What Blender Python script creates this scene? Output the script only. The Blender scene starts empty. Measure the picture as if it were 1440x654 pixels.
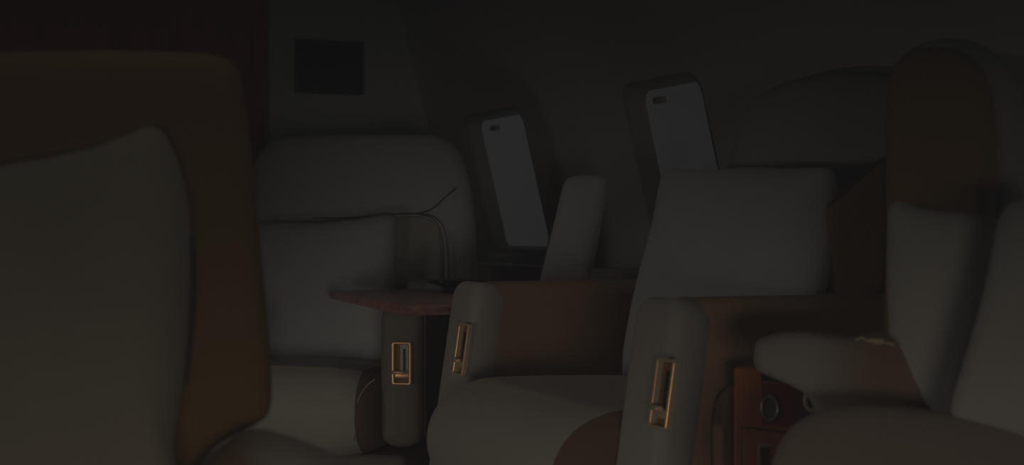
import bpy, bmesh, math, random
from mathutils import Vector, Matrix, noise
V = Vector
random.seed(4)
sc = bpy.context.scene
col = sc.collection

# ------------------------------------------------------------------ camera
CAM = V((0, 0, .76)); FPX = 2100.0
cd = bpy.data.cameras.new('camera'); cam = bpy.data.objects.new('camera', cd); col.objects.link(cam)
cam.location = CAM; cam.rotation_euler = (math.radians(90), 0, 0)
cd.sensor_width = 36; cd.lens = 36 * FPX / 1440
cd.clip_start = .05
cd.dof.use_dof = True; cd.dof.focus_distance = 3.1; cd.dof.aperture_fstop = 5.6
sc.camera = cam

def U(x, y, Y):                       # point at depth Y seen at photo position x, y
    return V(((x - 720) / FPX * Y, Y, CAM.z - (y - 327) / FPX * Y))
def P(x, y, pt, n):                   # the same, on a plane
    d = V(((x - 720) / FPX, 1, -(y - 327) / FPX))
    return CAM + d * ((pt - CAM).dot(n) / d.dot(n))
def PL(pts, pt, n): return [P(x, y, pt, n) for x, y in pts]

# ------------------------------------------------------------------ materials
def mat(name, c, rough=.5, metal=0, bump=.0, bscale=60, var=.0, vscale=5, spec=.3, sheen=0, c2=None, coat=0):
    m = bpy.data.materials.new(name); m.use_nodes = True
    nt = m.node_tree; b = nt.nodes['Principled BSDF']
    b.inputs['Roughness'].default_value = rough; b.inputs['Metallic'].default_value = metal
    b.inputs['Specular IOR Level'].default_value = spec
    if sheen: b.inputs['Sheen Weight'].default_value = sheen
    if coat: b.inputs['Coat Weight'].default_value = coat; b.inputs['Coat Roughness'].default_value = .12
    tc = nt.nodes.new('ShaderNodeTexCoord')
    nz = nt.nodes.new('ShaderNodeTexNoise'); nz.inputs['Scale'].default_value = vscale; nz.inputs['Detail'].default_value = 4
    nt.links.new(tc.outputs['Object'], nz.inputs['Vector'])
    rp = nt.nodes.new('ShaderNodeValToRGB')
    k = V(c[:3])
    d = V(c2) if c2 else k * (1 - var)
    rp.color_ramp.elements[0].position = .3; rp.color_ramp.elements[1].position = .7
    rp.color_ramp.elements[0].color = (*d, 1); rp.color_ramp.elements[1].color = (*k, 1)
    nt.links.new(nz.outputs['Fac'], rp.inputs['Fac']); nt.links.new(rp.outputs['Color'], b.inputs['Base Color'])
    if bump:
        n2 = nt.nodes.new('ShaderNodeTexNoise'); n2.inputs['Scale'].default_value = bscale; n2.inputs['Detail'].default_value = 6
        nt.links.new(tc.outputs['Object'], n2.inputs['Vector'])
        bp = nt.nodes.new('ShaderNodeBump'); bp.inputs['Strength'].default_value = bump; bp.inputs['Distance'].default_value = .004
        nt.links.new(n2.outputs['Fac'], bp.inputs['Height']); nt.links.new(bp.outputs['Normal'], b.inputs['Normal'])
    return m
def wood(name, c, c2, axis_scale=(2, 30, 30), rough=.25, coat=.3):
    m = mat(name, c, rough, coat=coat, spec=.15)
    nt = m.node_tree; b = nt.nodes['Principled BSDF']
    tc = nt.nodes.new('ShaderNodeTexCoord'); mp = nt.nodes.new('ShaderNodeMapping'); mp.inputs['Scale'].default_value = axis_scale
    nz = nt.nodes.new('ShaderNodeTexNoise'); nz.inputs['Scale'].default_value = 1; nz.inputs['Detail'].default_value = 5; nz.inputs['Distortion'].default_value = 1.2
    rp = nt.nodes.new('ShaderNodeValToRGB'); rp.color_ramp.elements[0].position = .32; rp.color_ramp.elements[1].position = .68
    rp.color_ramp.elements[0].color = (*c2, 1); rp.color_ramp.elements[1].color = (*c, 1)
    nt.links.new(tc.outputs['Object'], mp.inputs['Vector']); nt.links.new(mp.outputs['Vector'], nz.inputs['Vector'])
    nt.links.new(nz.outputs['Fac'], rp.inputs['Fac']); nt.links.new(rp.outputs['Color'], b.inputs['Base Color'])
    return m
CREAM = mat('cream_leather', (.58, .50, .395), .5, bump=.25, bscale=140, var=.06)
CREAM2 = mat('pale_leather', (.72, .68, .62), .5, bump=.25, bscale=140, var=.05)
TANL = mat('lit_tan_leather', (.66, .34, .165), .6, spec=.12, bump=.25, bscale=140, var=.12)  # tan lightened to put missing fill light into the near arm's colour
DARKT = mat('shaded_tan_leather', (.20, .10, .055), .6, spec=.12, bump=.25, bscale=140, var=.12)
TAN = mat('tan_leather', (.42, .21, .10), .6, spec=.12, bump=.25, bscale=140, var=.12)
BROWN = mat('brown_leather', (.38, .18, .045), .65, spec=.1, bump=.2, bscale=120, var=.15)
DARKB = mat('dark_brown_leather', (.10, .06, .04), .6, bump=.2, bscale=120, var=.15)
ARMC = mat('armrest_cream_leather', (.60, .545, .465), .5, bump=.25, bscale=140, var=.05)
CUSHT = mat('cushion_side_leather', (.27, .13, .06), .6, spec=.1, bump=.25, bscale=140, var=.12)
FARARM = mat('tan_cream_leather', (.22, .16, .11), .5, bump=.25, bscale=140, var=.1)  # cream toned darker and browner for the far chair's arm fronts and base
LINEN = mat('linen_fabric', (.80, .73, .62), .9, bump=.4, bscale=260, var=.08, vscale=7, spec=.1, sheen=.2)
LINEN2 = mat('cool_linen_fabric', (.72, .70, .67), .9, bump=.4, bscale=260, var=.08, vscale=7, spec=.1, sheen=.2)
LINEN3 = mat('warm_linen_fabric', (.66, .56, .38), .9, bump=.4, bscale=220, var=.14, vscale=6, spec=.1, sheen=.2)
STITCH = mat('piping_leather', (.50, .42, .32), .5)
SEAM = mat('dark_seam', (.12, .085, .06), .7)
GOLD = mat('polished_brass', (1, .80, .52), .4, metal=.2, c2=(.95, .70, .40), vscale=12, spec=.5)
BRASSD = mat('brushed_brass', (.55, .25, .08), .8, c2=(.36, .15, .045), vscale=30, spec=.05)
BLACK = mat('black_plastic', (.012, .011, .011), .3)
SCREEN = mat('dark_display_glass', (.008, .009, .011), .12)
STEEL = mat('satin_steel', (.55, .5, .46), .3, metal=.8)
INLAY = mat('grey_inlay', (.20, .16, .14), .4)
MAHOG = wood('mahogany', (.26, .055, .03), (.13, .022, .014), (3, 3, 40))
MAHOGV = wood('upright_mahogany', (.80, .06, .05), (.5, .03, .03), (30, 30, 3), .5, .0)
CHERRY = wood('cherry_wood', (.62, .15, .035), (.46, .09, .02), (35, 35, 3), .5, .05)
CHERRYD = wood('dark_cherry_wood', (.26, .035, .02), (.15, .018, .012), (30, 30, 4), .4, .1)
TABLEW = wood('glossy_table_wood', (.80, .36, .27), (.30, .10, .07), (3, 60, 60), .35, .12)  # streak contrast raised to paint gloss reflections into the grain
WALL = mat('cabin_panel', (.84, .79, .71), .6, bump=.1, bscale=200, var=.04, vscale=2)
WALLF = mat('bulkhead_panel', (.80, .78, .74), .6, bump=.1, bscale=200, var=.04, vscale=2)
REVEAL = mat('window_reveal', (.34, .30, .26), .6, var=.1)
SHADE = mat('window_shade_fabric', (.66, .67, .69), .6, var=.04, vscale=3)
nt_ = SHADE.node_tree.nodes['Principled BSDF']          # daylight glowing through the lowered shade
nt_.inputs['Emission Color'].default_value = (.95, .97, 1, 1); nt_.inputs['Emission Strength'].default_value = .25
SHADE2 = SHADE.copy(); SHADE2.node_tree.nodes['Principled BSDF'].inputs['Emission Strength'].default_value = .16   # same shade with its glow turned down
RSEAT = mat('sand_leather', (.56, .40, .29), .6, bump=.25, bscale=140, var=.08, spec=.15)
RSHELL = mat('grey_cream_leather', (.50, .48, .45), .55, bump=.2, bscale=140, var=.05, spec=.15)
HEADC = mat('shaded_cream_leather', (.54, .49, .41), .5, bump=.25, bscale=140, var=.06, spec=.2)
CARPET = mat('carpet', (.30, .25, .20), .95, bump=.6, bscale=300, var=.2, vscale=20)
CEIL = mat('ceiling_panel', (.5, .48, .45), .7, var=.03)
def two_tone(name, ca, cb, p0, p1):                # two-tone leather blended along a world line; the blend also paints in light falloff
    m = mat(name, ca, .55, bump=.25, bscale=140)
    nt = m.node_tree; b = nt.nodes['Principled BSDF']
    tc = nt.nodes.new('ShaderNodeTexCoord'); vs = nt.nodes.new('ShaderNodeVectorMath'); vs.operation = 'SUBTRACT'
    vd = nt.nodes.new('ShaderNodeVectorMath'); vd.operation = 'DOT_PRODUCT'
    d = p1 - p0
    vs.inputs[1].default_value = p0; vd.inputs[1].default_value = d / d.length_squared
    rp = nt.nodes.new('ShaderNodeValToRGB'); rp.color_ramp.interpolation = 'EASE'
    rp.color_ramp.elements[0].color = (*ca, 1); rp.color_ramp.elements[1].color = (*cb, 1)
    nt.links.new(tc.outputs['Object'], vs.inputs[0]); nt.links.new(vs.outputs[0], vd.inputs[0])
    nt.links.new(vd.outputs['Value'], rp.inputs['Fac']); nt.links.new(rp.outputs['Color'], b.inputs['Base Color'])
    return m

# ------------------------------------------------------------------ object helpers
def link(name, bm, mats, parent=None, smooth=True):
    me = bpy.data.meshes.new(name)
    bmesh.ops.recalc_face_normals(bm, faces=bm.faces)
    bm.to_mesh(me); bm.free()
    for m in (mats if isinstance(mats, (list, tuple)) else [mats]): me.materials.append(m)
    if smooth:
        for p in me.polygons: p.use_smooth = True
    o = bpy.data.objects.new(name, me); col.objects.link(o)
    if parent:
        o.parent = parent; o.matrix_parent_inverse = Matrix.Translation(-world(parent))
    return o
def world(o):
    p = V(o.location); q = o.parent
    return p if not q else (p if o.type == 'MESH' else p)
def thing(name, label, cat, loc, group=None):
    o = bpy.data.objects.new(name, None); col.objects.link(o); o.location = loc
    o.empty_display_size = .1
    return tag(o, label, cat, group)
def tag(o, label, cat, group=None):
    o['label'] = label; o['category'] = cat
    if group: o['group'] = group
    return o
def struct(o): o['kind'] = 'structure'; return o

def spline(pts, sub):
    n = len(pts); out = []
    for i in range(n):
        a, b, c, d = pts[i - 1], pts[i], pts[(i + 1) % n], pts[(i + 2) % n]
        for k in range(sub):
            t = k / sub
            out.append(.5 * ((2 * b) + (c - a) * t + (2 * a - 5 * b + 4 * c - d) * t * t + (3 * b - a - 3 * c + d) * t ** 3))
    return out
def puff(name, pts, n, tf, tb, mats, parent=None, p=3., rings=10, sub=6, center=None, wr=0., ws=6., side_s=None, smooth_outline=True):
    """a padded shape: closed outline in one plane, swelling tf along n and tb against it"""
    n = n.normalized()
    B = spline(pts, sub) if smooth_outline else pts
    C = center or sum(B, V()) / len(B)
    N = len(B); bm = bmesh.new()
    S = [math.sin(math.pi / 2 * i / rings) for i in range(rings + 1)]
    def wv(q, s):
        return wr * noise.noise(q * ws) * (1 - s ** 4) + wr * .5 * noise.noise(q * ws * 2.3 + V((3, 1, 7))) * (1 - s ** 6)
    SM = list(B)
    for _ in range(max(4, N // 3)): SM = [(SM[i - 2] + SM[i - 1] + SM[i] + SM[(i + 1) % N] + SM[(i + 2) % N]) / 5 for i in range(N)]
    grow = sum((b - C).length for b in B) / sum((b - C).length for b in SM)
    SM = [C + (b - C) * min(grow, 1.12) for b in SM]
    def ring(s, sg, T):
        h = (1 - s ** p) ** .5 if s < 1 else 0
        k = s ** 3
        return [bm.verts.new(C + (m_.lerp(b, k) - C) * s + n * sg * (T * h + wv(C + (b - C) * s, s))) for b, m_ in zip(B, SM)]
    edge = ring(1, 1, 0)
    for sg, T in ((1, tf), (-1, tb)):
        prev = edge
        for s in reversed(S[1:-1]):
            r = ring(s, sg, T)
            for i in range(N):
                f = bm.faces.new((prev[i], prev[(i + 1) % N], r[(i + 1) % N], r[i]))
                if side_s and s < side_s: f.material_index = 1
            prev = r
        c = bm.verts.new(C + n * sg * (T + wv(C, 0)))
        for i in range(N):
            f = bm.faces.new((prev[i], prev[(i + 1) % N], c))
            if side_s: f.material_index = 1
    return link(name, bm, mats, parent)
def pad(name, o, u, v, n, hu, hv, r, th, tb, mats, parent, k=7):
    """a rounded-rectangle pad with an even soft edge, front at +n*th, back at -n*tb"""
    bm = bmesh.new(); E_ = min(r * .9, th * 1.2); lay = [(0, -tb)]
    for i in range(7):
        a = math.pi / 2 * i / 6
        lay.append((E_ * (1 - math.cos(a)), th * math.sin(a) * .93))
    lay += [(hu * .6, th * .985), (hu * .85, th)]
    L = []
    for ins, z in lay:
        q = rrect(o + n * z, u, v, hu - ins, hv - ins, max(.0006, min(r, hu - .0001) - ins) if ins < r else min(.002, (hu - ins) * .5), k)
        L.append([bm.verts.new(p) for p in q])
    N = len(L[0])
    for a, b in zip(L, L[1:]):
        for i in range(N): bm.faces.new((a[i], a[(i + 1) % N], b[(i + 1) % N], b[i]))
    bm.faces.new(L[0]); bm.faces.new(L[-1])
    return link(name, bm, mats, parent)
def hexa_bm(bm, c8, bev=.0, seg=4, mi=0):
    b2 = bmesh.new()
    v = [b2.verts.new(c) for c in c8]                   # bottom 0-3, top 4-7
    for f in ((0, 1, 2, 3), (7, 6, 5, 4), (0, 4, 5, 1), (1, 5, 6, 2), (2, 6, 7, 3), (3, 7, 4, 0)):
        b2.faces.new([v[i] for i in f])
    bmesh.ops.recalc_face_normals(b2, faces=b2.faces)
    if bev: bmesh.ops.bevel(b2, geom=b2.edges[:], offset=bev, segments=seg, profile=.5, affect='EDGES')
    me = bpy.data.meshes.new('t'); b2.to_mesh(me); b2.free()
    k = len(bm.faces); bm.from_mesh(me); bpy.data.meshes.remove(me)
    bm.faces.ensure_lookup_table()
    for f in bm.faces[k:]: f.material_index = mi
def hexa(name, c8, mats, parent=None, bev=.01, seg=4):
    bm = bmesh.new(); hexa_bm(bm, c8, bev, seg); return link(name, bm, mats, parent)
def box8(o, u, v, w, du, dv, dw):                       # centre, axes and half sizes -> 8 corners
    return [o + u * su * du + v * sv * dv + w * sw * dw for sw in (-1, 1) for su, sv in ((-1, -1), (1, -1), (1, 1), (-1, 1))]
def tube_bm(bm, pts, r, seg=8, closed=False, mi=0):
    n = len(pts); R = []
    for i, p in enumerate(pts):
        if closed: t = pts[(i + 1) % n] - pts[i - 1]
        else: t = pts[min(i + 1, n - 1)] - pts[max(i - 1, 0)]
        t.normalize(); a = t.orthogonal() if i == 0 else None
        if i == 0: u = a.normalized()
        else: u = (u - t * u.dot(t)).normalized()
        w = t.cross(u)
        R.append([bm.verts.new(p + (u * math.cos(2 * math.pi * k / seg) + w * math.sin(2 * math.pi * k / seg)) * r) for k in range(seg)])
    for i in range(n if closed else n - 1):
        a, b = R[i], R[(i + 1) % n]
        for k in range(seg):
            f = bm.faces.new((a[k], a[(k + 1) % seg], b[(k + 1) % seg], b[k])); f.material_index = mi
    if not closed:
        for r_ in (R[0], R[-1]): bm.faces.new(r_).material_index = mi
def tube(name, pts, r, m, parent=None, closed=False):
    bm = bmesh.new(); tube_bm(bm, pts, r, 8, closed); return link(name, bm, m, parent)
def open_spline(pts, sub=8):
    q = [pts[0] * 2 - pts[1]] + list(pts) + [pts[-1] * 2 - pts[-2]]; out = []
    for i in range(1, len(q) - 2):
        a, b, c, d = q[i - 1:i + 3]
        for k in range(sub):
            t = k / sub
            out.append(.5 * ((2 * b) + (c - a) * t + (2 * a - 5 * b + 4 * c - d) * t * t + (3 * b - a - 3 * c + d) * t ** 3))
    out.append(q[-2]); return out
def lathe_bm(bm, o, prof, seg=32, up=V((0, 0, 1)), mi=0):
    u = up.orthogonal().normalized(); w = up.cross(u); R = []
    for r, z in prof:
        R.append([bm.verts.new(o + up * z + (u * math.cos(2 * math.pi * k / seg) + w * math.sin(2 * math.pi * k / seg)) * max(r, 1e-4)) for k in range(seg)])
    for a, b in zip(R, R[1:]):
        for k in range(seg): bm.faces.new((a[k], a[(k + 1) % seg], b[(k + 1) % seg], b[k])).material_index = mi
    bm.faces.new(R[0]).material_index = mi; bm.faces.new(R[-1]).material_index = mi
def rrect(o, u, v, hu, hv, r, k=5):
    out = []
    for su, sv, a0 in ((1, 1, 0), (-1, 1, 90), (-1, -1, 180), (1, -1, 270)):
        for i in range(k + 1):
            a = math.radians(a0 + 90 * i / k)
            out.append(o + u * (su * (hu - r) + r * math.cos(a)) + v * (sv * (hv - r) + r * math.sin(a)))
    return out
UP = V((0, 0, 1))

def bezel(parent, o, u, v, hu=.026, hv=.053, style=0):
    """recline control let into an armrest front: brass frame and tray (part) with its lever (sub-part)"""
    n = u.cross(v).normalized()
    if n.y > 0: n = -n
    bm = bmesh.new()
    out = rrect(o, u, v, hu, hv, .005, 4); inn = rrect(o, u, v, hu - .0055, hv - .0055, .003, 4); N = len(out)
    lay = [[p - n * .004 for p in out], [p + n * .003 for p in out], [p + (o - p) * .04 + n * .005 for p in out],
           [p + (p - o) * .03 + n * .005 for p in inn], [p + n * .003 for p in inn], [p - n * .006 for p in inn]]
    L = [[bm.verts.new(p) for p in l] for l in lay]
    for a, b in zip(L, L[1:]):
        for i in range(N): bm.faces.new((a[i], a[(i + 1) % N], b[(i + 1) % N], b[i]))
    f = bm.faces.new(L[-1]); f.material_index = 1
    hexa_bm(bm, box8(o + u * .006 + v * hv * .15 - n * .003, u, v, n, hu * .42, hv * .72, .002), .0008, 2, 2)
    bz = link('recline_bezel', bm, [GOLD, BRASSD, CREAM2 if style == 0 else BRASSD], parent, smooth=False)
    bm = bmesh.new()
    hexa_bm(bm, box8(o + u * .006 + v * hv * .12 + n * .0005, u, v, n, .0026, hv * .55, .002), .001, 2, 1)
    hexa_bm(bm, box8(o - v * hv * .55 - n * .004, u, v, n, hu * .72, hv * .13, .006), .002, 2, 0)
    tube_bm(bm, [o - v * hv * .42 - u * hu * .9 + n * .006, o - v * hv * .42 + n * .008, o - v * hv * .42 + u * hu * .45 + n * .006], .0042, 8, False, 0)
    link('lever', bm, [GOLD, BLACK], bz)
    return bz

# ------------------------------------------------------------------ the cabin shell
TH = math.radians(23)
A = V((-math.sin(TH), math.cos(TH), 0))      # along the cabin, away from the camera
NI = V((-math.cos(TH), -math.sin(TH), 0))    # from the window wall into the cabin
P0 = V((.78, 3.3, 0))
def off(z):
    if z < .7: return 0
    return .085 * ((min(z, 1.2) - .7) / .4) ** 1.6 + max(0, z - 1.2) * .25
def W(t, z, d=0): return P0 + A * t + NI * (off(z) - d) + UP * z
T_END, T_AFT, H = 2.55, -3.6, 1.95
ZW0, ZW1 = .70, 1.165
WIN = [(1.68, 2.19), (.55, .967)]
def quadstrip(bm, fn, us, vs):
    g = [[bm.verts.new(fn(u, v)) for v in vs] for u in us]
    for i in range(len(us) - 1):
        for j in range(len(vs) - 1): bm.faces.new((g[i][j], g[i + 1][j], g[i + 1][j + 1], g[i][j + 1]))
def lin(a, b, n): return [a + (b - a) * i / n for i in range(n + 1)]
from mathutils.geometry import delaunay_2d_cdt
def win_outline(a, b, gr=0, r=.05, k=8):
    ct, cz = (a + b) / 2, (ZW0 + ZW1) / 2
    return [V((p.x, p.y)) for p in rrect(V((ct, cz, 0)), V((1, 0, 0)), V((0, 1, 0)), (b - a) / 2 + gr, (ZW1 - ZW0) / 2 + gr, r, k)]
vs2, es2 = [], []
for a, b in WIN:                                    # window openings cut cleanly out of the panel
    o_ = win_outline(a, b); k0 = len(vs2); vs2 += o_
    es2 += [(k0 + i, k0 + (i + 1) % len(o_)) for i in range(len(o_))]
    for gr in (.03, .07): vs2 += win_outline(a, b, gr, .05 + gr)
for i in range(80):
    for j in range(50):
        t, z = T_AFT + (T_END - T_AFT) * i / 79, H * j / 49
        if not any(a - .09 < t < b + .09 and ZW0 - .09 < z < ZW1 + .09 for a, b in WIN): vs2.append(V((t, z)))
cv_, ce_, cf_ = delaunay_2d_cdt(vs2, es2, [], 0, 1e-5)[:3]
def in_win(t, z):
    return any(a < t < b and ZW0 < z < ZW1 and not (min(t - a, b - t) < .05 and min(z - ZW0, ZW1 - z) < .05 and
               math.hypot(.05 - min(t - a, b - t), .05 - min(z - ZW0, ZW1 - z)) > .0499) for a, b in WIN)
bm = bmesh.new(); bv = [bm.verts.new(W(p.x, p.y)) for p in cv_]
for f in cf_:
    c2 = sum((cv_[i] for i in f), V((0, 0))) / len(f)
    if not in_win(c2.x, c2.y): bm.faces.new([bv[i] for i in f])
struct(link('wall_right', bm, WALL))
for wi, (a, b) in enumerate(WIN):
    ct, cz = (a + b) / 2, (ZW0 + ZW1) / 2
    def ol(gr, r=.05): return [(p.x, p.y) for p in rrect(V((ct, cz, 0)), V((1, 0, 0)), V((0, 1, 0)), (b - a) / 2 + gr, (ZW1 - ZW0) / 2 + gr, r, 8)]
    bm = bmesh.new()
    lay = [(ol(.004), -.004), (ol(-.002), -.003), (ol(-.006), .02), (ol(-.014), .055)]
    L = [[bm.verts.new(W(t, z, dd)) for t, z in o_] for o_, dd in lay]; N = len(L[0])
    for x, y in zip(L, L[1:]):
        for i in range(N): bm.faces.new((x[i], x[(i + 1) % N], y[(i + 1) % N], y[i]))
    wo = struct(link('window_%d' % (wi + 1), bm, REVEAL))
    bm = bmesh.new()
    bm.faces.new([bm.verts.new(W(t, z, .053)) for t, z in ol(-.012)])
    link('window_shade', bm, SHADE if wi == 0 else SHADE2, wo)
    bm = bmesh.new()                       # the small catch at the top of the shade
    hexa_bm(bm, box8(W(ct + .09, ZW1 - .045, .042), A, NI, UP, .022, .012, .009), .004, 3)
    link('shade_catch', bm, REVEAL, wo)
def cab(t, s, z): return P0 + A * t + NI * s + UP * z
# ledge along the window wall
bm = bmesh.new(); hexa_bm(bm, [cab(t, s, z) for z in (.52, .655) for t, s in ((-1.2, 0), (T_END, 0), (T_END, .10), (-1.2, .10))], .012)
struct(link('trim_1', bm, CREAM2))
# bulkhead with mahogany panel beyond it
def bulk(x, y): return P(x, y, P0 + A * T_END, A)
edge_s = (bulk(379, 300) - (P0 + A * T_END)).dot(NI)
bm = bmesh.new(); hexa_bm(bm, [cab(t, s, z) for z in (0, H) for t, s in ((T_END, -.05), (T_END + .06, -.05), (T_END + .06, edge_s), (T_END, edge_s))])
struct(link('wall_front', bm, WALLF, smooth=False))
bm = bmesh.new(); hexa_bm(bm, [cab(t, s, z) for z in (0, H) for t, s in ((T_END + .06, edge_s - .05), (T_END + .10, edge_s - .05), (T_END + .10, 2.7), (T_END + .06, 2.7))])
struct(link('wall_wood', bm, MAHOGV, smooth=False))
bm = bmesh.new(); hexa_bm(bm, [cab(t, s, z) for z in (0, H) for t, s in ((1.2, 2.62), (T_END + .06, 2.62), (T_END + .06, 2.7), (1.2, 2.7))])
struct(link('wall_left', bm, WALL, smooth=False))
bm = bmesh.new(); quadstrip(bm, lambda t, s: cab(t, s, 0), [T_AFT, T_END + .1], [-.1, 2.7]); struct(link('floor', bm, CARPET))
bm = bmesh.new(); quadstrip(bm, lambda t, s: cab(t, s, H), [T_AFT, T_END + .1], [-.1, 2.7]); struct(link('ceiling', bm, CEIL))

# wall display on the bulkhead
q = [bulk(413, 55), bulk(510, 60), bulk(510, 134), bulk(413, 131)]
ctr = sum(q, V()) / 4
scr = thing('wall_display', 'small dark rectangular display mounted high on the pale bulkhead', 'screen', ctr)
hw = (q[1] - q[0]).length / 2; hh = (q[0].z - q[3].z) / 2
hexa('housing', box8(ctr - A * .012, -NI, UP, A, hw, hh, .012), BLACK, scr, .004, 3)
hexa('display_panel', box8(ctr - A * .0245, -NI, UP, A, hw - .012, hh - .012, .001), SCREEN, scr, .0005, 2)

# ------------------------------------------------------------------ centre armchair (faces the aisle on the left)
O = V((.074, 2.635, 0)); BK = -NI; SD = -A            # back direction, side direction (towards the camera)
def S(d, w, z): return O + BK * d + SD * w + UP * z
mid = thing('cabin_armchair', 'cream and tan leather armchair in the centre, pale pillow upright on its seat', 'armchair', S(.3, 0, 0))
def seat_cushion(S, parent, d0, d1, hw, z0, z1, rad, m, p=9, z_drop=.0):
    prof = []
    for i in range(9):                                # rounded nose
        a = math.radians(270 - 180 * i / 8)
        r = (z1 - z0) / 2
        prof.append((d0 + rad + rad * math.cos(a), (z0 + z1) / 2 + r * math.sin(a)))
    prof += [(d0 + rad + (d1 - d0 - rad) * .5, z1 - .004), (d1 - .03, z1 - .015), (d1, z1 - .04), (d1, z0 + .03), (d1 - .03, z0), (d0 + rad + .2, z0)]
    pts = [S(d, 0, z) for d, z in prof]
    n = S(0, 1, 0) - S(0, 0, 0)
    return puff('seat_cushion', pts, n, hw, hw, m, parent, p=p, sub=4, side_s=.88, center=S((d0 + d1) / 2, 0, (z0 + z1) / 2), rings=14)
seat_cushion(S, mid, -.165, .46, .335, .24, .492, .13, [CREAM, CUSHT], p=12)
LEAN = .15
def arm(S, parent, w, hw, z0, z1, d1, lean=LEAN, side=TAN, cream=ARMC, bz=(.0, .0), fd=0, style=0, rev=False):
    f = lambda z: fd - lean * (z1 - z)
    c8 = [S(f(z0) + .02, w - hw, z0), S(f(z0) + .02, w + hw, z0), S(d1, w + hw, z0), S(d1, w - hw, z0),
          S(f(z1) + .02, w - hw, z1), S(f(z1) + .02, w + hw, z1), S(d1, w + hw, z1 + .0), S(d1, w - hw, z1 + .0)]
    a = hexa('armrest', c8, side, parent, .032, 5)
    e1 = (S(0, 1, 0) - S(0, 0, 0)).normalized(); ev = (S(f(z1), 0, z1) - S(f(z0), 0, z0)).normalized()
    c = (S(f(z0), w, z0) + S(f(z1), w, z1)) / 2
    hv = (S(f(z1), 0, z1) - S(f(z0), 0, z0)).length / 2
    n = e1.cross(ev)
    if n.dot(S(-1, 0, 0) - S(0, 0, 0)) < 0: n = -n
    fp = pad('armrest_front', c - n * .005, e1, ev, n, hw + .003, hv + .002, .04, .022, .04, cream, parent)
    return c, e1, ev, n, hv
for w in (-.40, .40):
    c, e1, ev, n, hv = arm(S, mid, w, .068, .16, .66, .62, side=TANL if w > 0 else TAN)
    bo = c + ev * (hv - .125) + n * .0255
    if w > 0: bo = P(933, 554, bo, n)
    else: bo = P(650, 492, bo, n)
    bezel(mid, bo, e1, ev, .027, .052, style=1)
# stitched seam lines where the front pad meets the arm side
for w in (-.332, .468):
    tube('piping', open_spline([S(.028 - LEAN * (.66 - z), w + (.001 if w > 0 else .001), z) for z in lin(.2, .63, 8)]), .0018, STITCH, mid)
# backrest, shell and wing
nb = (NI * math.cos(.2) + UP * math.sin(.2)).normalized()
bp = S(.44, 0, .5)
def Mp(u, z, k=0): return S(.44 + (z - .5) * math.tan(.2) + k, u, z)
out = [(-.33, .40), (-.34, .62), (-.335, .85), (-.31, .99), (-.25, 1.05), (-.1, 1.07), (.1, 1.07), (.24, 1.04), (.31, .96), (.335, .82), (.34, .62), (.33, .40)]
puff('backrest', [Mp(u, z, .06) for u, z in out], nb, .06, .10, HEADC, mid, p=8, sub=5)
hd = [(-.25, .80), (-.27, .9), (-.25, 1.02), (-.1, 1.055), (.1, 1.055), (.25, 1.02), (.27, .9), (.25, .80), (0, .785)]
puff('headrest', [Mp(u, z, .012) for u, z in hd], nb, .035, .03, HEADC, mid, p=5, sub=5)
wing_pt = S(.4, .335, .7); wn = (SD * 1.0 + NI * .55).normalized()
puff('side_wing', PL([(1160, 292), (1188, 268), (1215, 244), (1240, 222), (1250, 232), (1252, 300), (1252, 380), (1252, 450), (1200, 460), (1160, 455), (1158, 380)], wing_pt, -wn if wn.y > 0 else wn), wn, .02, .03, BROWN, mid, p=8, sub=4)
tube('piping', open_spline([P(x, y, wing_pt + wn * .012, wn) for x, y in ((1163, 290), (1190, 266), (1218, 242), (1242, 224), (1249, 250), (1250, 320), (1250, 412))]), .002, SEAM, mid)
hexa('seat_base', [S(d, w, z) for z in (0, .25) for d, w in ((.05, -.25), (.05, .25), (.5, .25), (.5, -.25))], DARKB, mid, .02)
puff('base_cover', PL([(1004, 660), (1004, 600), (1010, 562), (1024, 545), (1034, 544), (1037, 560), (1037, 700), (1004, 720)], S(.3, .49, .4), SD), SD, .02, .012, TAN, mid, p=8)

# its pillow
pn = (NI * math.cos(.26) + UP * math.sin(.26)).normalized()
ppt = S(.345, 0, .70)
mp = PL([(938, 246), (948, 238), (1000, 240), (1060, 236), (1120, 238), (1160, 236), (1172, 246), (1176, 300), (1168, 350), (1158, 400), (1140, 470), (1120, 535),
         (1100, 549), (1040, 544), (980, 541), (935, 543), (905, 548), (888, 544), (883, 530), (888, 490), (900, 430), (918, 360), (932, 300)], ppt, pn)
tag(puff('throw_pillow', mp, pn, .065, .05, LINEN2, p=2.6, wr=.006, rings=14),
    'large square off-white pillow propped upright against the backrest of the centre armchair', 'pillow')

# ------------------------------------------------------------------ far armchair (faces the camera beyond the table)
fb = V((.19, .982, 0)).normalized(); fs = V((fb.y, -fb.x, 0))
FO = U(565, 500, 3.67); FO.z = 0; FO -= fs * .33     # floor point midway between the arm fronts
def F(d, w, z): return FO + fb * d + fs * w + UP * z
far = thing('cabin_armchair', 'pale leather armchair facing the camera behind the wooden table, below the wall display', 'armchair', F(.3, 0, 0))
for w in (-.33, .33):
    c, e1, ev, n, hv = arm(F, far, w, .05, .235, .583, .55, lean=0, side=DARKB, cream=FARARM)  # dark arm sides paint in the shade beneath the table
    bezel(far, (P(565, 511, c + n * .0245, n) if w > 0 else c + ev * .03 + n * .0245), e1, ev, .0245, .0525)
tube('piping', open_spline([F(.022, .383, z) for z in lin(.26, .55, 8)] + [F(.022, .37, .578), F(.022, .345, .585)]), .0018, STITCH, far)
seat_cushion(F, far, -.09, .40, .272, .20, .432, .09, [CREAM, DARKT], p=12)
tube('piping', open_spline([P(x, y, F(-.06, .24, .3), F(-1, 0, 0) - F(0, 0, 0)) for x, y in ((497, 620), (499, 585), (505, 560), (516, 542), (528, 533))]), .0016, STITCH, far)
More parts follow.
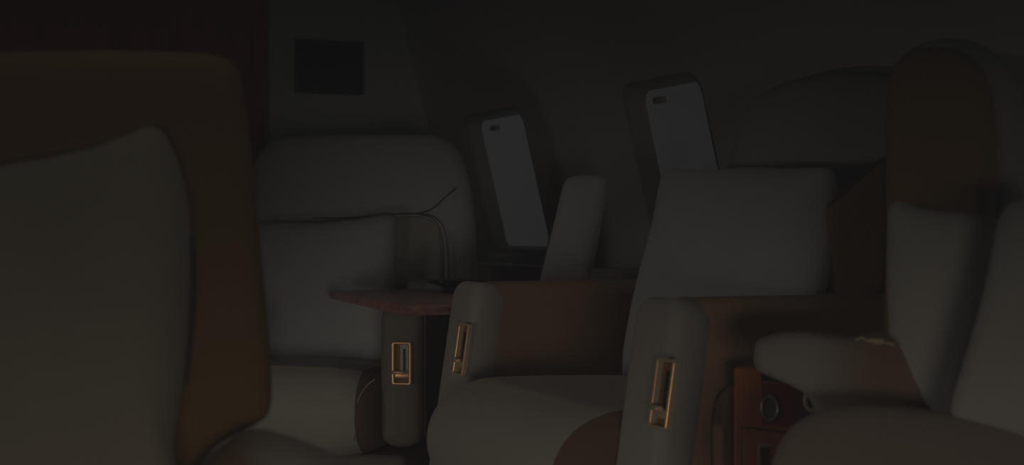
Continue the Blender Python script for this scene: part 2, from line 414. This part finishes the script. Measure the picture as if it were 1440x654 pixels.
fn = (-fb * math.cos(.12) + UP * math.sin(.12)).normalized(); fpt = F(.42, .05, .6)
puff('backrest', PL([(355, 250), (358, 232), (370, 210), (392, 194), (450, 189), (520, 188), (590, 188), (622, 192), (645, 212), (660, 255), (668, 320), (670, 400), (670, 560), (350, 560), (350, 400)], fpt + fb * .05, fn),
     fn, .05, .09, CREAM2, far, p=9)
tube('headrest_seam', open_spline([P(x, y, fpt - fb * .010, fn) for x, y in ((440, 307), (500, 306), (556, 301), (590, 300), (610, 292), (628, 276), (642, 264))]), .0022, SEAM, far)
for dx in (0, 6):
    tube('side_seam', open_spline([P(x + dx, y, fpt - fb * .010, fn) for x, y in ((586, 301), (604, 305), (616, 316), (622, 335), (624, 360), (624, 398))]), .0016, SEAM, far)
puff('lumbar_pad', PL([(500, 330), (515, 309), (556, 305), (590, 304), (610, 312), (620, 335), (622, 400), (622, 520), (500, 520)], fpt, fn), fn, .006, .02, CREAM, far, p=12)
hexa('seat_base', [F(d, w, z) for z in (0, .21) for d, w in ((.0, -.3), (.0, .34), (.5, .34), (.5, -.3))], FARARM, far, .02)
fpn = (-fb * math.cos(.1) + UP * math.sin(.1)).normalized()
tag(puff('throw_pillow', PL([(352, 330), (360, 316), (400, 312), (450, 313), (500, 308), (540, 302), (552, 303), (557, 312), (556, 360), (555, 420), (556, 500), (550, 518), (500, 523), (420, 523), (360, 520), (352, 500), (350, 420)], F(.33, .05, .55), fpn),
         fpn, .05, .04, LINEN2, p=4, wr=.005, rings=14),
    'square white pillow leaning on the far armchair behind the table tip', 'pillow')

# ------------------------------------------------------------------ table
TZ = .6104
def tz(x, y): return P(x, y, V((0, 0, TZ)), UP)
Np = tz(566, 429.5); Lp = tz(462, 408.5)
ed = (Lp - Np); Rn = Np + BK * .98; Rf = Lp + BK * .80
tab = thing('side_table', 'glossy reddish wood table running between the far armchair and the window ledge', 'table', V(((Np + Rn + Lp + Rf) / 4).to_tuple()[:2] + (0,)))
hexa('tabletop', [p - UP * .022 for p in (Np, Rn, Rf, Lp)] + [p + UP * 0 for p in (Np, Rn, Rf, Lp)], TABLEW, tab, .007, 4)
mid_t = Np * .5 + Rn * .25 + Rf * .25
pc = (Np + Rn + Lp + Rf) / 4 + BK * .15
hexa('pedestal', box8(V((pc.x, pc.y, .295)), BK, A, UP, .09, .12, .295), DARKB, tab, .01)
# dish on it
dp = tz(640, 411)
dish = thing('shallow_dish', 'black shallow wide-rimmed dish standing on the glossy wood table', 'dish', dp)
bm = bmesh.new(); r = .052 * dp.y / 3.4
lathe_bm(bm, dp, [(r * .62, 0), (r * .66, .003), (r * .45, .008), (r * .62, .016), (r * 1.25, .024), (r * 1.3, .030), (r * 1.27, .032), (r * 1.1, .028), (r * .5, .020), (0, .018)], 40)
link('bowl', bm, BLACK, dish)

# slim cushion between the windows
sn = (-A * .75 + NI * .6).normalized(); spt = U(806, 330, 3.72)
tag(puff('bolster_cushion', PL([(792, 262), (800, 250), (822, 246), (844, 248), (853, 256), (850, 290), (841, 340), (833, 380), (829, 402), (800, 407), (770, 406), (760, 398), (763, 380), (773, 340), (784, 295)], spt, sn), sn, .03, .03, LINEN2, p=3.5, wr=.002),
    'tall narrow pale cushion standing on the table end between the two windows', 'cushion')

# ------------------------------------------------------------------ foreground armchair on the left
LY = 1.45
lch = thing('cabin_armchair', 'out-of-focus brown leather armchair filling the left foreground', 'armchair', V((-.45, LY + .05, 0)))
fy = V((0, -1, 0)); lpt = V((0, LY, 0)); ltn = V((.10, -1, .05)).normalized()
puff('backrest', PL([(-140, 200), (-132, 130), (-105, 90), (-50, 76), (80, 72), (200, 72), (290, 76), (322, 86), (336, 104), (345, 150), (353, 210), (361, 290), (369, 370), (376, 450), (381, 520), (382, 560), (376, 584), (358, 598), (330, 612), (300, 632), (270, 668), (230, 690), (100, 700), (-110, 696), (-136, 640)], V((-.35, LY, .7)), ltn),
     ltn, .035, .06, BROWN, lch, p=9, sub=5)
tube('piping', open_spline([P(x, y, V((-.35, LY - .035, .7)), ltn) for x, y in ((270, 330), (273, 370), (273, 420), (268, 480), (262, 540))]), .0025, DARKB, lch)  # dark tube painting the shaded gap between pillow and backrest
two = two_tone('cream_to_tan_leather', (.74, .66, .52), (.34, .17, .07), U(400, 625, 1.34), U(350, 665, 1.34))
puff('armrest', PL([(240, 740), (262, 680), (296, 640), (325, 616), (350, 604), (385, 609), (430, 624), (475, 646), (520, 676), (560, 740), (540, 820), (260, 820)], V((0, 1.40, 0)), fy), fy, .08, .05, two, lch, p=4)
hexa('seat_cushion', [V((x, y, z)) for z in (.30, .50) for x, y in ((-.75, 1.0), (-.2, 1.0), (-.2, 1.40), (-.75, 1.40))], CREAM, lch, .04)
hexa('seat_base', [V((x, y, z)) for z in (0, .31) for x, y in ((-.65, 1.1), (-.25, 1.1), (-.25, 1.42), (-.65, 1.42))], DARKB, lch, .02)
ln = V((.12, -1, .12)).normalized()
tag(puff('throw_pillow', PL([(-172, 330), (-160, 285), (-120, 262), (-40, 244), (20, 232), (70, 224), (130, 211), (180, 192), (208, 180), (226, 184), (240, 205), (256, 248), (266, 300), (267, 370), (264, 450), (259, 520), (250, 580), (243, 620), (248, 660), (256, 700), (240, 730), (100, 735), (-180, 730)], V((-.4, 1.32, .66)), ln),
         ln, .06, .04, LINEN3, p=3, wr=.008, ws=7, rings=14),
    'large blurred beige pillow in the left foreground, leaning on the brown armchair', 'pillow')

# ------------------------------------------------------------------ armchair on the right
rt = thing('cabin_armchair', 'cream armchair cut off by the right edge, two pillows upright on its seat', 'armchair', V((.62, 1.95, 0)))
rn = V((-.75, -.66, .08)).normalized(); rpt = U(1330, 330, 2.05)
puff('back_shell', PL([(1262, 110), (1290, 66), (1345, 54), (1395, 72), (1420, 104), (1434, 160), (1442, 260), (1444, 470), (1430, 600), (1262, 600), (1258, 300)], rpt - rn * .045, rn), rn, .03, .05, RSHELL, rt, p=8)
puff('backrest', PL([(1252, 130), (1268, 85), (1300, 68), (1345, 70), (1376, 92), (1391, 130), (1396, 200), (1396, 300), (1396, 470), (1390, 590), (1256, 590), (1252, 300)], rpt, rn), rn, .03, .03, BROWN, rt, p=8)
# far armrest
an = V((-.42, -.90, .10)).normalized(); apt = U(1160, 520, 1.93)
atone = two_tone('pale_to_tan_leather', (.58, .50, .41), (.35, .18, .09), U(1095, 520, 1.93), U(1170, 520, 1.96))  # pale front and tan side, with the side light put into the blend
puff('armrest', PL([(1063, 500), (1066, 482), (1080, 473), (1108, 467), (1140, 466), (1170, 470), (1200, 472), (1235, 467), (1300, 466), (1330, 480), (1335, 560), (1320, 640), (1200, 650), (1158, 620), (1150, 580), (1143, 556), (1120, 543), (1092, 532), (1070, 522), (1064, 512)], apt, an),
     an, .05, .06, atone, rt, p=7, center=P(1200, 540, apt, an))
# brass ring on the arm
ro = P(1142, 563, apt + an * .035, an); ru = an.cross(UP).normalized(); rv = ru.cross(an).normalized()
bm = bmesh.new()
tube_bm(bm, [ro + ru * .0085 * math.cos(a) + rv * .0125 * math.sin(a) for a in lin(0, 2 * math.pi, 32)[:-1]], .0028, 8, True, 0)
b0 = [bm.verts.new(ro - an * .001 + ru * .008 * math.cos(a) + rv * .012 * math.sin(a)) for a in lin(0, 2 * math.pi, 32)[:-1]]
bm.faces.new(b0).material_index = 1
link('pull_ring', bm, [GOLD, BLACK], rt)
# brass buckle on top of the arm
bo = P(1228, 474, apt + an * .045, an)
bm = bmesh.new()
hexa_bm(bm, box8(P(1232, 479, apt + an * .05, an), ru, an, UP, .009, .005, .0026), .002, 3)
tube_bm(bm, [P(x, y, apt + an * .05, an) for x, y in ((1203, 478), (1212, 475), (1220, 479), (1232, 483), (1246, 482), (1258, 485))], .0017, 8)
link('buckle', bm, GOLD, rt)
# seat
cn = V((-.25, -.62, .74)).normalized(); cpt = U(1260, 640, 1.72)
puff('seat_cushion', PL([(1076, 720), (1082, 676), (1090, 644), (1106, 614), (1136, 593), (1170, 583), (1210, 580), (1270, 583), (1350, 593), (1440, 612), (1520, 640), (1560, 720), (1520, 800), (1120, 800)], cpt, cn), cn, .035, .10, RSEAT, rt, p=4, wr=.004)
hexa('seat_base', [V((x, y, z)) for z in (0, .42) for x, y in ((.36, 1.62), (.8, 1.62), (.8, 1.98), (.36, 1.98))], DARKB, rt, .02)
p1n = V((-.55, -.83, .1)).normalized()
tag(puff('throw_pillow', PL([(1251, 300), (1255, 288), (1266, 283), (1290, 291), (1325, 297), (1360, 299), (1392, 304), (1405, 312), (1408, 330), (1404, 400), (1392, 470), (1380, 540), (1368, 588), (1340, 592), (1300, 586), (1262, 580), (1252, 568), (1253, 500), (1250, 400)], U(1320, 450, 1.86), p1n),
         p1n, .04, .035, LINEN, p=3, wr=.004, ws=9, rings=14),
    'off-white pillow at right with its top corners showing, farther of two on the right armchair', 'pillow')
p2n = V((-.62, -.77, .15)).normalized()
tag(puff('throw_pillow', PL([(1408, 316), (1414, 296), (1430, 282), (1470, 276), (1540, 276), (1570, 300), (1570, 500), (1540, 640), (1500, 650), (1440, 618), (1390, 606), (1350, 603), (1339, 594), (1341, 575), (1355, 530), (1376, 470), (1392, 410), (1402, 360)], U(1430, 460, 1.70), p2n),
         p2n, .045, .035, LINEN, p=3, wr=.004, ws=9, rings=14),
    'off-white pillow cut by the right edge, nearer one overlapping the other pillow', 'pillow')

# ------------------------------------------------------------------ wooden side cabinet
kn = V((-.30, -.954, 0)).normalized(); kpt = U(1090, 580, 2.10); ku = V((kn.y * -1, kn.x, 0)).normalized()
if ku.x < 0: ku = -ku
def K(x, y, k=0): return P(x, y, kpt + kn * k, kn)
tl = K(1032, 518); tr = K(1165, 518)
kc = thing('side_cabinet', 'small cherry wood cabinet with round inlay wedged beside the right armchair', 'cabinet', V((tl.x * .5 + tr.x * .5, tl.y * .5 + tr.y * .5 + .06, 0)))
dk = -kn * .05
hexa('carcass', [V((p.x, p.y, z)) for z in (0, tl.z) for p in (tl, tr, tr + dk, tl + dk)], CHERRY, kc, .003, 2)
def panel(name, pts, th, m, parent, bev=.0015):
    q = [K(x, y) for x, y in pts]
    return hexa(name, [p - kn * .004 for p in q] + [p + kn * th for p in q], m, parent, bev, 2)
fpanel = panel('inlay_panel', [(1070, 538), (1160, 545), (1160, 603), (1070, 598)], .003, CHERRYD, kc)
panel('shadow_gap', [(1070, 524), (1160, 530), (1160, 543), (1070, 536)], .001, BLACK, kc, .0005)
bm = bmesh.new(); co = K(1083, 574, .003)
el = lambda r1, r2, k: [co + kn * k + ku * r1 * math.cos(a) + UP * r2 * math.sin(a) for a in lin(0, 2 * math.pi, 40)[:-1]]
tube_bm(bm, el(.0112, .0165, .002), .0017, 8, True, 0)
bm.faces.new([bm.verts.new(p) for p in el(.0108, .016, .0015)]).material_index = 1
link('round_inlay', bm, [STEEL, INLAY], fpanel)
dr = panel('drawer', [(1045, 602), (1165, 616), (1165, 720), (1045, 715)], .004, CHERRY, kc)
tube('drawer_groove', [K(1044, 716, .002), K(1044, 601, .002), K(1165, 615, .002)], .0014, BLACK, kc)
bm = bmesh.new(); ho = K(1082, 642, .004)
for sgn in (-1, 1):
    hexa_bm(bm, box8(ho + UP * sgn * .016 + kn * .003, ku, kn, UP, .014, .003, .0022), .001, 2)
    hexa_bm(bm, box8(ho + ku * sgn * .013 + kn * .003, ku, kn, UP, .0022, .003, .016), .001, 2)
link('drawer_pull', bm, mat('aged_brass', (.50, .37, .22), .5, metal=.2, var=.2), dr)

# ------------------------------------------------------------------ light
def spot(loc, aim, e, ang, blend, size, c):
    l = bpy.data.lights.new('spot', 'SPOT'); l.energy = e; l.spot_size = math.radians(ang); l.spot_blend = blend; l.shadow_soft_size = size; l.color = c
    o = bpy.data.objects.new('spot', l); col.objects.link(o); o.location = loc
    o.rotation_euler = (V(aim) - V(loc)).to_track_quat('-Z', 'Y').to_euler(); return o
def area(loc, aim, e, sx, sy, c, spread=180):
    l = bpy.data.lights.new('area', 'AREA'); l.energy = e; l.shape = 'RECTANGLE'; l.size = sx; l.size_y = sy; l.color = c; l.spread = math.radians(spread)
    o = bpy.data.objects.new('area', l); col.objects.link(o); o.location = loc
    o.rotation_euler = (V(aim) - V(loc)).to_track_quat('-Z', 'Y').to_euler(); return o
def tilt(deg): return math.tan(math.radians(deg))
D = 5
L0 = V((.38, -2.2, .12))                      # added low fill lamp behind the camera, cone cut off above the seats
spot(L0, L0 + V((-.4, 5, 0)).normalized() * D + UP * D * tilt(-49.2), 1050, 120, .27, .5, (1, .93, .82))
L1 = V((-2.7, 1.8, .35))                      # added unseen low lamp on the left, filling the seat fronts
spot(L1, L1 + V((3.2, 1.2, 0)).normalized() * D + UP * D * tilt(-48), 250, 120, .27, .35, (1, .93, .82))
L2 = V((-.95, 2.4, .3))                       # added unseen small lamp to brighten the window wall
spot(L2, (.15, 4.6, .55), 24, 46, 1, .1, (1, .95, .88))
area((-.2, 2.4, 1.9), (-.2, 2.45, 0), 3.5, 1.0, 2.4, (1, .92, .82), 42)  # added soft overhead fill for cushion and armrest tops
w = bpy.data.worlds.new('world'); sc.world = w; w.use_nodes = True
w.node_tree.nodes['Background'].inputs[0].default_value = (.9, .95, 1, 1); w.node_tree.nodes['Background'].inputs[1].default_value = .03

# ------------------------------------------------------------------ exposure: the photograph is printed very dark
sc.view_settings.view_transform = 'Standard'; sc.view_settings.look = 'None'
sc.cycles.max_bounces = 4; sc.cycles.diffuse_bounces = 1; sc.cycles.glossy_bounces = 2
def s2l(v): return v / 12.92 if v <= .04045 else ((v + .055) / 1.055) ** 2.4
def l2s(v): return v * 12.92 if v <= .0031308 else 1.055 * v ** (1 / 2.4) - .055
DARK = True
if DARK:
    sc.view_settings.use_curve_mapping = True
    cm = sc.view_settings.curve_mapping; cv = cm.curves[3]
    def tone(x):
        s = l2s(x * 1.6); o = 15 / 255 + .145 * s ** 1.25
        if s > 1.2: o += (s - 1.2) * 1.6
        return s2l(o)
    xs = [0, .004, .012, .03, .06, .12, .22, .4, .55, .7, .85, 1]
    cv.points[0].location = (0, tone(0)); cv.points[1].location = (1, tone(1))
    for x in xs[1:-1]: cv.points.new(x, tone(x))
    for p in cv.points: p.handle_type = 'VECTOR'
    cm.update()
